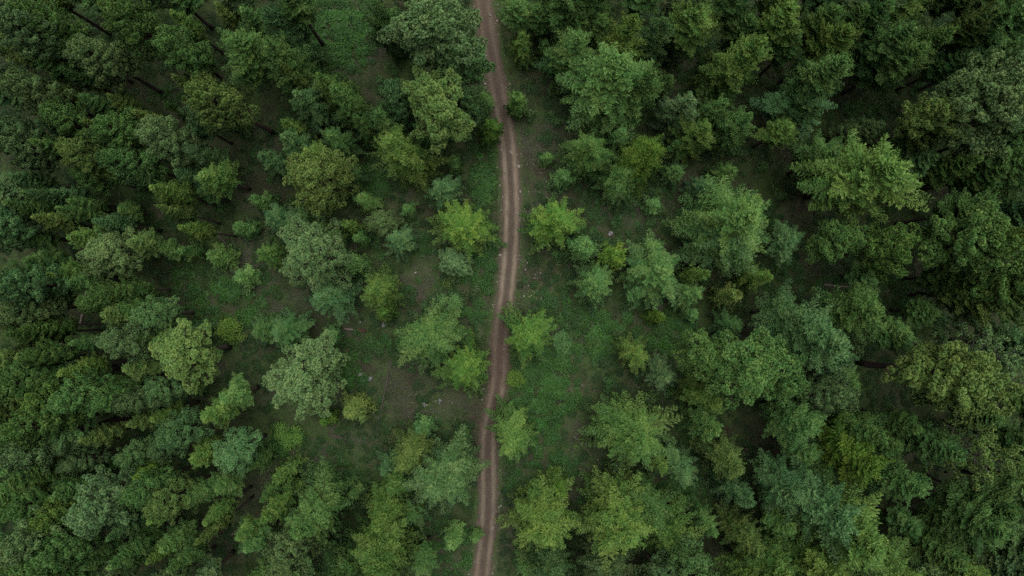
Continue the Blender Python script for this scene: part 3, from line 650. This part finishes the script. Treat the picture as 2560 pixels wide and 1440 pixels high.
log('fallen_log', (822, 1084), (878, 1100), .15, .1, M_LOGD, 'short dark log at the lower end of the clearing by lime shrub', 3, 10)
log('fallen_log', (700, 812), (765, 815), .07, .05, M_LOGD, 'slender dark pole beside the plump blue-green fir', 1, 11)
log('fallen_log', (1434, 1090), (1478, 1140), .06, .035, M_LOG, 'thin bleached pole slanting in the scrub above the lime young fir', 1, 12)
log('fallen_log', (555, 1323), (585, 1290), .06, .04, M_LOG, 'slim bleached pole lying in the dense stand, upper of two', 0, 13)
log('fallen_log', (580, 1338), (607, 1306), .06, .04, M_LOG, 'slim bleached pole lying in the dense stand, lower of two', 0, 14)
log('fallen_log', (1800, 803), (1845, 801), .07, .05, M_LOG, 'grey dead branch with side twigs below the olive young fir', 5, 15)
log('fallen_log', (140, 876), (168, 862), .06, .04, M_LOG, 'short silver stick beside the small mid-green fir', 0, 16)
log('fallen_log', (500, 818), (565, 832), .05, .03, M_LOG, 'very thin grey branch at the rim of the leafy patch', 2, 17)
log('fallen_log', (1255, 1290), (1290, 1282), .05, .03, M_LOG, 'crooked grey branch on bare soil beside the lower track', 3, 18)

def rock_mesh(name, r_, mat, seed, flat=.6):
    import bmesh
    rs = random.Random(seed); bm = bmesh.new(); bmesh.ops.create_icosphere(bm, subdivisions=2, radius=r_)
    ph = [rs.uniform(0, 6) for _ in range(6)]
    for v in bm.verts:
        c = v.co / r_; k_ = 1 + .22 * math.sin(3 * c.x + ph[0]) + .2 * math.sin(4 * c.y + ph[1]) + .15 * math.sin(5 * c.z + 3 * c.x + ph[2]) + rs.uniform(-.07, .07)
        v.co = Vector((v.co.x * k_ * 1.2, v.co.y * k_ * .85, v.co.z * k_ * flat))
    me = bpy.data.meshes.new(name); bm.to_mesh(me); bm.free(); me.materials.append(mat); return me
# rotten red wood: a crumbled mound with splinters
rx, ry = at(902, 825); rz = float(floor_z(rx, ry))
rot = bpy.data.objects.new('rotten_log', None); COL.objects.link(rot); rot.location = (rx, ry, rz)
o_ = obj('crumbled_wood', rock_mesh('crumbled_wood', .48, M_ROT, 5, .45), rot); o_.scale = (1.25, .65, 1); o_.rotation_euler = (0, 0, R(-10))
for k_ in range(4):
    st = Tubes(); a_ = rng.uniform(-.5, .5); st.add([[.1 * k_ - .1, a_ * .5, .12], [.75 + .12 * k_, a_ - .12, .05 + .05 * k_]], [.07, .02], 5); obj('splinter', st.mesh('splinter', M_LOGD if k_ % 2 else M_ROT), rot)
tag(rot, 'crumbled rust-red rotten log in the clearing beside the plump blue-green fir', 'rotten log')
# bleached stump with root prongs
sx_, sy_ = at(1543, 832); sz_ = float(floor_z(sx_, sy_))
stp = bpy.data.objects.new('tree_stump', None); COL.objects.link(stp); stp.location = (sx_, sy_, sz_)
tb = Tubes(); tb.add([[0, 0, -.1], [.02, .02, .2], [.06, .0, .5]], [.34, .26, .2], 8); obj('stump_body', tb.mesh('stump_body', M_LOGD), stp)
for k_ in range(6):
    a_ = k_ * 1.05 + .4; l_ = [.9, .55, .8, .5, 1.0, .6][k_]
    tb = Tubes(); tb.add([[0, 0, .35], [math.cos(a_) * l_ * .5, math.sin(a_) * l_ * .5, .42], [math.cos(a_) * l_, math.sin(a_) * l_, .2 + .1 * (k_ % 3)]], [.09, .06, .02], 5); obj('root_prong', tb.mesh('root_prong', M_TWIG), stp)
tag(stp, 'bleached stump with spreading root prongs beside bright green ground plants', 'tree stump')
ROCKS = [(906, 936, .42, 'larger of two grey rocks lying above the long fallen trunk'), (925, 946, .30, 'smaller of two grey rocks lying above the long fallen trunk'),
         (892, 958, .18, 'small pale rock just below the two grey rocks'), (962, 811, .34, 'grey rock beside the broad green fir, below the lime young fir'),
         (1278, 382, .22, 'pale grey stone lying between the wheel ruts'), (1296, 416, .2, 'pale stone on the outer edge of the track'), (1060, 1012, .26, 'flat dull rock in the clearing near the lime star fir'),
         (1268, 797, .15, 'small white stone on the track above the pale lime fir'), (1232, 1322, .17, 'white stone in the lower track'), (1525, 584, .3, 'dark rock in the shaded grass behind the lime fir'),
         (1100, 1001, .22, 'grey rock at the soil patch beside the star fir'), (773, 700, .3, 'blue-grey rock below the tufted grey pine')]
for q, (px, py, r_, lab) in enumerate(ROCKS):
    x, y = at(px, py); o_ = obj('rock', rock_mesh('rock', r_, M_PEBBLE if ('pale' in lab or 'white' in lab) else M_ROCK, 50 + q))
    z = float(floor_z(x, y)); dtr = abs(x - float(smooth_trail(y)))
    o_.location = (x, y, z + r_ * .25 + (.14 if dtr < 1.8 else 0)); o_.rotation_euler = (0, 0, q * 1.3)
    tag(o_, lab, 'rock', 'rocks on the forest floor')

# ------------------------------------------------------------------ uncountable stuff
def stone_field():
    pts = []
    yy = rng.uniform(-40, 40, 900); sd_ = rng.choice([-1, 1], 900); dd = np.abs(rng.normal(size=900)) * .55
    xx = smooth_trail(yy) + sd_ * (.35 + rng.uniform(0, 1.3, 900)) + sd_ * dd * .5
    pts.append(np.column_stack([xx, yy]))
    for (px, py, rx_, ry_, n_) in [(1330, 690, 50, 70, 160), (1360, 500, 60, 90, 120), (1080, 700, 50, 60, 90), (1380, 920, 120, 60, 120), (1480, 1060, 80, 120, 110), (1080, 1010, 70, 60, 120), (940, 130, 40, 60, 40),
                                   (1350, 420, 60, 80, 110), (1660, 960, 100, 60, 60), (1840, 1240, 60, 50, 40), (900, 760, 80, 50, 50), (640, 640, 60, 60, 40), (1720, 820, 60, 40, 50), (1270, 1250, 40, 90, 70), (1530, 800, 40, 30, 40)]:
        a_ = rng.normal(size=(n_, 2)) * [rx_ * .6, ry_ * .6] + [px, py]; k_ = CAM_H / FPX
        pts.append(np.column_stack([(a_[:, 0] - 1280) * k_, (720 - a_[:, 1]) * k_]))
    P = np.concatenate(pts); N = len(P)
    oct_ = np.array([[1, 0, 0], [0, 1, 0], [-1, 0, 0], [0, -1, 0], [0, 0, 1], [0, 0, -1]], float)
    of = np.array([[0, 1, 4], [1, 2, 4], [2, 3, 4], [3, 0, 4], [1, 0, 5], [2, 1, 5], [3, 2, 5], [0, 3, 5]])
    sc = np.minimum(.035 + rng.exponential(.028, N), .16)
    V_ = oct_[None] * sc[:, None, None] * rng.uniform(.6, 1.3, (N, 6, 1)) * [1, 1, .6]
    c_, s_ = np.cos(rng.uniform(0, 6, N)), np.sin(rng.uniform(0, 6, N))
    V_ = np.stack([V_[..., 0] * c_[:, None] - V_[..., 1] * s_[:, None], V_[..., 0] * s_[:, None] + V_[..., 1] * c_[:, None], V_[..., 2]], -1)
    d_ = np.abs(P[:, 0] - smooth_trail(P[:, 1])); z = floor_z(P[:, 0], P[:, 1]) + .02 + .14 * np.clip(1 - (d_ - 1.5) / .5, 0, 1)
    V_ = V_ + np.column_stack([P, z])[:, None]
    F_ = of[None] + (np.arange(N) * 6)[:, None, None]
    o = obj('gravel', mesh_from('gravel', V_.reshape(-1, 3), F_.reshape(-1, 3), M_PEBBLE)); tag(o, 'pale loose pebbles strewn along the track and bare soil', None, kind='stuff')
stone_field()

def litter():
    N = 2600; x = rng.uniform(-66, 66, N); y = rng.uniform(-38, 38, N)
    ok = np.abs(x - smooth_trail(y)) > 1.9; x, y = x[ok], y[ok]; N = len(x)
    a_ = rng.uniform(0, 6.28, N); L = rng.exponential(.35, N) + .2; L = np.minimum(L, 1.8); w = .012 + .014 * rng.random(N)
    d = np.column_stack([np.cos(a_), np.sin(a_), rng.uniform(-.05, .15, N)]); s_ = np.column_stack([-np.sin(a_), np.cos(a_), np.zeros(N)])
    O = np.column_stack([x, y, floor_z(x, y) + .07])
    c = [O - s_ * w[:, None], O + s_ * w[:, None], O + np.array([0, 0, 1]) * w[:, None] * 1.6]
    V_ = np.stack(c + [q + d * L[:, None] for q in c], 1)
    f = np.array([[0, 3, 4, 1], [1, 4, 5, 2], [2, 5, 3, 0]])
    F_ = (f[None] + (np.arange(N) * 6)[:, None, None]).reshape(-1, 4)
    o = obj('twig_litter', mesh_from('twig_litter', V_.reshape(-1, 3), F_, M_TWIG)); tag(o, 'grey dead twigs scattered over the forest floor', None, kind='stuff')
litter()

def clump_mesh(name, kind, seed):
    if kind == 'leafy':
        n_ = 210; r_ = .55 * np.sqrt(rng.random(n_)); a_ = rng.uniform(0, 6.28, n_)
        h = .12 + .42 * (1 - (r_ / .6) ** 2) * rng.uniform(.45, 1.1, n_)
        O = np.column_stack([np.cos(a_) * r_, np.sin(a_) * r_, h]); b_ = rng.uniform(0, 6.28, n_)
        D = norm(np.column_stack([np.cos(b_), np.sin(b_), rng.uniform(-.25, .3, n_)]))
        V_, F_, A_, Nn = leaves(O, D, rng.uniform(.09, .17, n_), rng.uniform(.06, .11, n_), np.clip(.5 + rng.normal(size=n_) * .22, 0, 1), np.column_stack([np.cos(a_) * r_, np.sin(a_) * r_, np.full(n_, .6)]) + rng.normal(size=(n_, 3)) * .25)
    elif kind == 'bush':
        n_ = 420; c_ = np.column_stack([rng.normal(size=(9, 2)) * .36, rng.uniform(.3, .85, 9)]); ii = rng.integers(0, 9, n_)
        of_ = norm(rng.normal(size=(n_, 3))) * .34 * rng.uniform(.5, 1, (n_, 1)); O = c_[ii] + of_; O[:, 2] = np.maximum(O[:, 2], .04)
        D = norm(of_ + rng.normal(size=(n_, 3)) * .25)
        V_, F_, A_, Nn = leaves(O, D, rng.uniform(.1, .2, n_), rng.uniform(.05, .09, n_), np.clip(.5 + rng.normal(size=9)[ii] * .18 + rng.normal(size=n_) * .12, 0, 1), of_ * 3 + [0, 0, .6])
    elif kind == 'fern':
        ks = []; n_f = 9
        for q in range(n_f):
            az = q * 6.283 / n_f + rng.normal() * .2; L = rng.uniform(.4, .75); s = np.linspace(.15, 1, 12)
            P = np.column_stack([np.cos(az) * L * s, np.sin(az) * L * s, .1 + .45 * np.sin(s * 2.2) * L]); la = np.array([-np.sin(az), np.cos(az), 0]); fo = np.array([np.cos(az), np.sin(az), 0])
            for sg in (-1, 1):
                D = norm(np.tile(sg * la + .5 * fo, (12, 1)) + rng.normal(size=(12, 3)) * .12)
                ks.append(leaves(P, D, .2 * (1.1 - s) + .05, .06, np.clip(.5 + rng.normal(size=12) * .2, 0, 1), fo * .4 + [0, 0, 1] + rng.normal(size=(12, 3)) * .2))
        V_, F_, A_, Nn = finish(ks)
    else:
        n_ = 70; r_ = .45 * np.sqrt(rng.random(n_)); a_ = rng.uniform(0, 6.28, n_); b_ = rng.uniform(0, 6.28, n_)
        O = np.column_stack([np.cos(a_) * r_, np.sin(a_) * r_, np.zeros(n_)]); D = norm(np.column_stack([np.cos(b_), np.sin(b_), rng.uniform(.35, 1.3, n_)]))
        V_, F_, A_, Nn = blades(O, D, rng.uniform(.14, .34, n_), rng.uniform(.025, .045, n_), np.clip(.5 + rng.normal(size=n_) * .28, 0, 1), D * .6 + [0, 0, .8])
    return mesh_from(name, V_, F_, M_COVER, {'vary': A_}, nrm=Nn)
def scatter(name, meshes, P, scl, tint, label):
    """one object of stuff: points that carry scale, turn and tint, each set with a small plant by geometry nodes"""
    N = len(P); me = bpy.data.meshes.new(name); me.vertices.add(N); me.vertices.foreach_set('co', np.asarray(P, np.float32).ravel())
    for k_, v in (('scl', scl), ('turn', rng.uniform(0, 6.28, N))):
        a_ = me.attributes.new(k_, 'FLOAT', 'POINT'); a_.data.foreach_set('value', np.asarray(v, np.float32))
    a_ = me.attributes.new('pick', 'INT', 'POINT'); a_.data.foreach_set('value', rng.integers(0, len(meshes), N).astype(np.int32))
    a_ = me.attributes.new('tint', 'FLOAT_COLOR', 'POINT'); a_.data.foreach_set('color', np.column_stack([tint, np.ones(N)]).astype(np.float32).ravel())
    me.materials.append(M_COVER); me.update()
    o = obj(name, me); tag(o, label, None, kind='stuff')
    g = bpy.data.node_groups.new(name + '_scatter', 'GeometryNodeTree')
    g.interface.new_socket('Geometry', in_out='INPUT', socket_type='NodeSocketGeometry'); g.interface.new_socket('Geometry', in_out='OUTPUT', socket_type='NodeSocketGeometry')
    n, l = g.nodes, g.links; gi = n.new('NodeGroupInput'); go = n.new('NodeGroupOutput')
    iop = n.new('GeometryNodeInstanceOnPoints'); gti = n.new('GeometryNodeGeometryToInstance')
    m2p = n.new('GeometryNodeMeshToPoints'); l.new(gi.outputs[0], m2p.inputs['Mesh'])
    for ms in reversed(meshes):
        src = bpy.data.objects.new(name + '_plant', ms); oi = n.new('GeometryNodeObjectInfo'); oi.inputs['Object'].default_value = src; l.new(oi.outputs['Geometry'], gti.inputs[0])
    def na(nm, dt):
        x = n.new('GeometryNodeInputNamedAttribute'); x.data_type = dt; x.inputs['Name'].default_value = nm; return x.outputs['Attribute']
    cx = n.new('ShaderNodeCombineXYZ'); l.new(na('turn', 'FLOAT'), cx.inputs[2])
    l.new(m2p.outputs[0], iop.inputs['Points']); l.new(gti.outputs[0], iop.inputs['Instance']); iop.inputs['Pick Instance'].default_value = True
    l.new(na('pick', 'INT'), iop.inputs['Instance Index']); l.new(cx.outputs[0], iop.inputs['Rotation']); l.new(na('scl', 'FLOAT'), iop.inputs['Scale'])
    l.new(iop.outputs[0], go.inputs[0])
    md = o.modifiers.new('scatter', 'NODES'); md.node_group = g
    return o
def vnoise(x, y, s, seed):                       # smooth value noise for patchiness
    r_ = np.random.default_rng(seed).random((256, 256)); u, v = x * s + 100, y * s + 100
    i_, j_ = np.floor(u).astype(int), np.floor(v).astype(int); fu, fv = u - i_, v - j_
    fu = fu * fu * (3 - 2 * fu); fv = fv * fv * (3 - 2 * fv)
    q = lambda a, b: r_[a % 256, b % 256]
    return (q(i_, j_) * (1 - fu) + q(i_ + 1, j_) * fu) * (1 - fv) + (q(i_, j_ + 1) * (1 - fu) + q(i_ + 1, j_ + 1) * fu) * fv
PATCH = [  # leafy patches: x, y, rx, ry in photograph pixels, strength
 (830,90,130,100,1),(780,200,60,70,.7),(900,440,90,70,.9),(880,330,70,60,.6),(1215,430,42,90,1),(1205,240,26,60,1),(1195,640,50,140,.9),(1000,660,120,90,.55),(560,760,100,80,.8),(640,760,70,80,.6),
 (870,925,50,50,1),(920,870,120,50,.6),(712,1095,40,45,1),(1365,960,100,110,1),(1350,1060,70,60,1),(1490,830,90,70,1),(1400,760,100,60,.5),(1660,830,90,60,1),(1600,780,60,40,.8),(1560,560,150,90,.45),(1730,150,60,70,.6),(1740,210,60,50,.6),
 (2280,200,90,50,.6),(2160,290,60,40,.5),(1700,1230,110,60,.8),(1750,1130,60,60,.6),(1380,1150,90,60,.6),(1290,1180,30,60,.6),(860,1230,60,110,.5),(860,1310,50,80,.8),(1120,1370,90,70,.7),(1400,1420,60,40,.9),(880,1400,60,40,.6),
 (1960,700,70,60,.5),(2150,710,140,40,.4),(2250,780,90,60,.5),(1870,690,50,60,.5),(420,560,100,60,.4),(330,520,90,60,.4),(1180,760,60,60,.7),(1150,820,60,40,.4),(450,250,90,60,.5),(400,300,80,40,.4),(1590,480,120,40,.4),(1830,1400,70,60,.4),(1900,560,60,80,.4),(470,690,60,60,.5),(800,640,90,60,.6),(900,610,70,60,.5),(1310,330,60,60,.3),(760,300,80,70,.4),(1330,1210,60,50,.5)]
def patch_value(x, y):
    px, py = 1280 + x * FPX / CAM_H, 720 - y * FPX / CAM_H; v = np.zeros_like(x)
    for cx, cy, rx_, ry_, st in PATCH: v = np.maximum(v, st * np.clip(1.45 - ((px - cx) / rx_) ** 2 - ((py - cy) / ry_) ** 2, 0, 1))
    return v
N = 42000
x = rng.uniform(-72, 72, N); y = rng.uniform(-43, 43, N)
pv = patch_value(x, y); n1 = vnoise(x, y, .35, 3); n2 = .55 * vnoise(x, y, .55, 4) + .45 * vnoise(x, y, 1.5, 5)
keep = (np.abs(x - smooth_trail(y)) > 1.3 + 1.1 * n2) & ((pv * np.clip(n2 * 2.6 - .55, 0, 1.2) > rng.uniform(.15, .95, N)) | ((n1 > .47) & (rng.random(N) < .45 * n2 + .1)))
x, y, pv, n2 = x[keep], y[keep], pv[keep], n2[keep]
base_t = np.array([.0125, .034, .0072]); hi = np.array([.0175, .056, .0078])
tint = (base_t + (hi - base_t) * pv[:, None]) * rng.uniform(.75, 1.25, (len(x), 1)) * (1 + rng.normal(size=(len(x), 3)) * .06)
scatter('ground_cover', [clump_mesh('leafy_plant', 'leafy', 1), clump_mesh('leafy_plant', 'leafy', 2), clump_mesh('leafy_plant', 'leafy', 3), clump_mesh('fern_plant', 'fern', 4)],
        np.column_stack([x, y, floor_z(x, y)]), rng.uniform(.6, 1.25, len(x)) * (.8 + .35 * pv), tint, 'bright green leafy undergrowth covering the forest floor in patches')
# low bushes nobody could count, filling the rough ground
N = 5200
x = rng.uniform(-68, 68, N); y = rng.uniform(-41, 41, N); b1 = vnoise(x, y, .16, 21)
keep = (np.abs(x - smooth_trail(y)) > 3.2) & (b1 > rng.uniform(.35, .8, N)) & (rng.random(N) < .55); x, y = x[keep], y[keep]
bt = np.array([.026, .056, .015]) * rng.uniform(.7, 1.5, (len(x), 1)) * (1 + rng.normal(size=(len(x), 3)) * .1)
scatter('undergrowth', [clump_mesh('bush_plant', 'bush', 31), clump_mesh('bush_plant', 'bush', 32), clump_mesh('bush_plant', 'bush', 33)], np.column_stack([x, y, floor_z(x, y)]),
        rng.uniform(.5, 1.35, len(x)), bt, 'low dark green bushes and seedlings crowding the rough ground')
N = 95000
x = rng.uniform(-70, 70, N); y = rng.uniform(-42, 42, N)
g1 = vnoise(x, y, .22, 8); g2 = vnoise(x, y, .9, 9)
keep = (np.abs(x - smooth_trail(y)) > 1.1 + .95 * g2) & (g1 * .6 + g2 * .4 > rng.uniform(.25, .8, N)); x, y, g1 = x[keep], y[keep], g1[keep]
ga, gb = np.array([.020, .042, .012]), np.array([.066, .066, .049])
DRY = [(1350, 430, 80, 170), (1335, 690, 55, 110), (860, 1150, 95, 110), (770, 780, 70, 70), (1060, 970, 110, 90), (630, 660, 70, 70), (1090, 700, 60, 70), (1460, 1100, 60, 110), (1640, 900, 60, 50), (960, 150, 60, 60), (1020, 470, 60, 40), (1270, 1290, 30, 90)]
dryv = np.zeros_like(x); gpx, gpy = 1280 + x * FPX / CAM_H, 720 - y * FPX / CAM_H
for cx, cy, rx_, ry_ in DRY: dryv = np.maximum(dryv, np.clip(1.5 - ((gpx - cx) / rx_) ** 2 - ((gpy - cy) / ry_) ** 2, 0, 1))
mixv = np.clip(.75 * dryv + vnoise(x, y, .3, 12) * 1.3 - .42 + rng.normal(size=len(x)) * .12, 0, 1)[:, None]
scatter('grass', [clump_mesh('grass_tuft', 'grass', 5), clump_mesh('grass_tuft', 'grass', 6)], np.column_stack([x, y, floor_z(x, y)]), rng.uniform(.6, 1.3, len(x)),
        (ga * (1 - mixv) + gb * mixv) * rng.uniform(.75, 1.2, (len(x), 1)), 'thin green and dry grass tufts over the forest floor')
print('TREES', len(TREES), 'LABELLED', len(LABELS), 'UNIQUE', len(set(LABELS.values())))
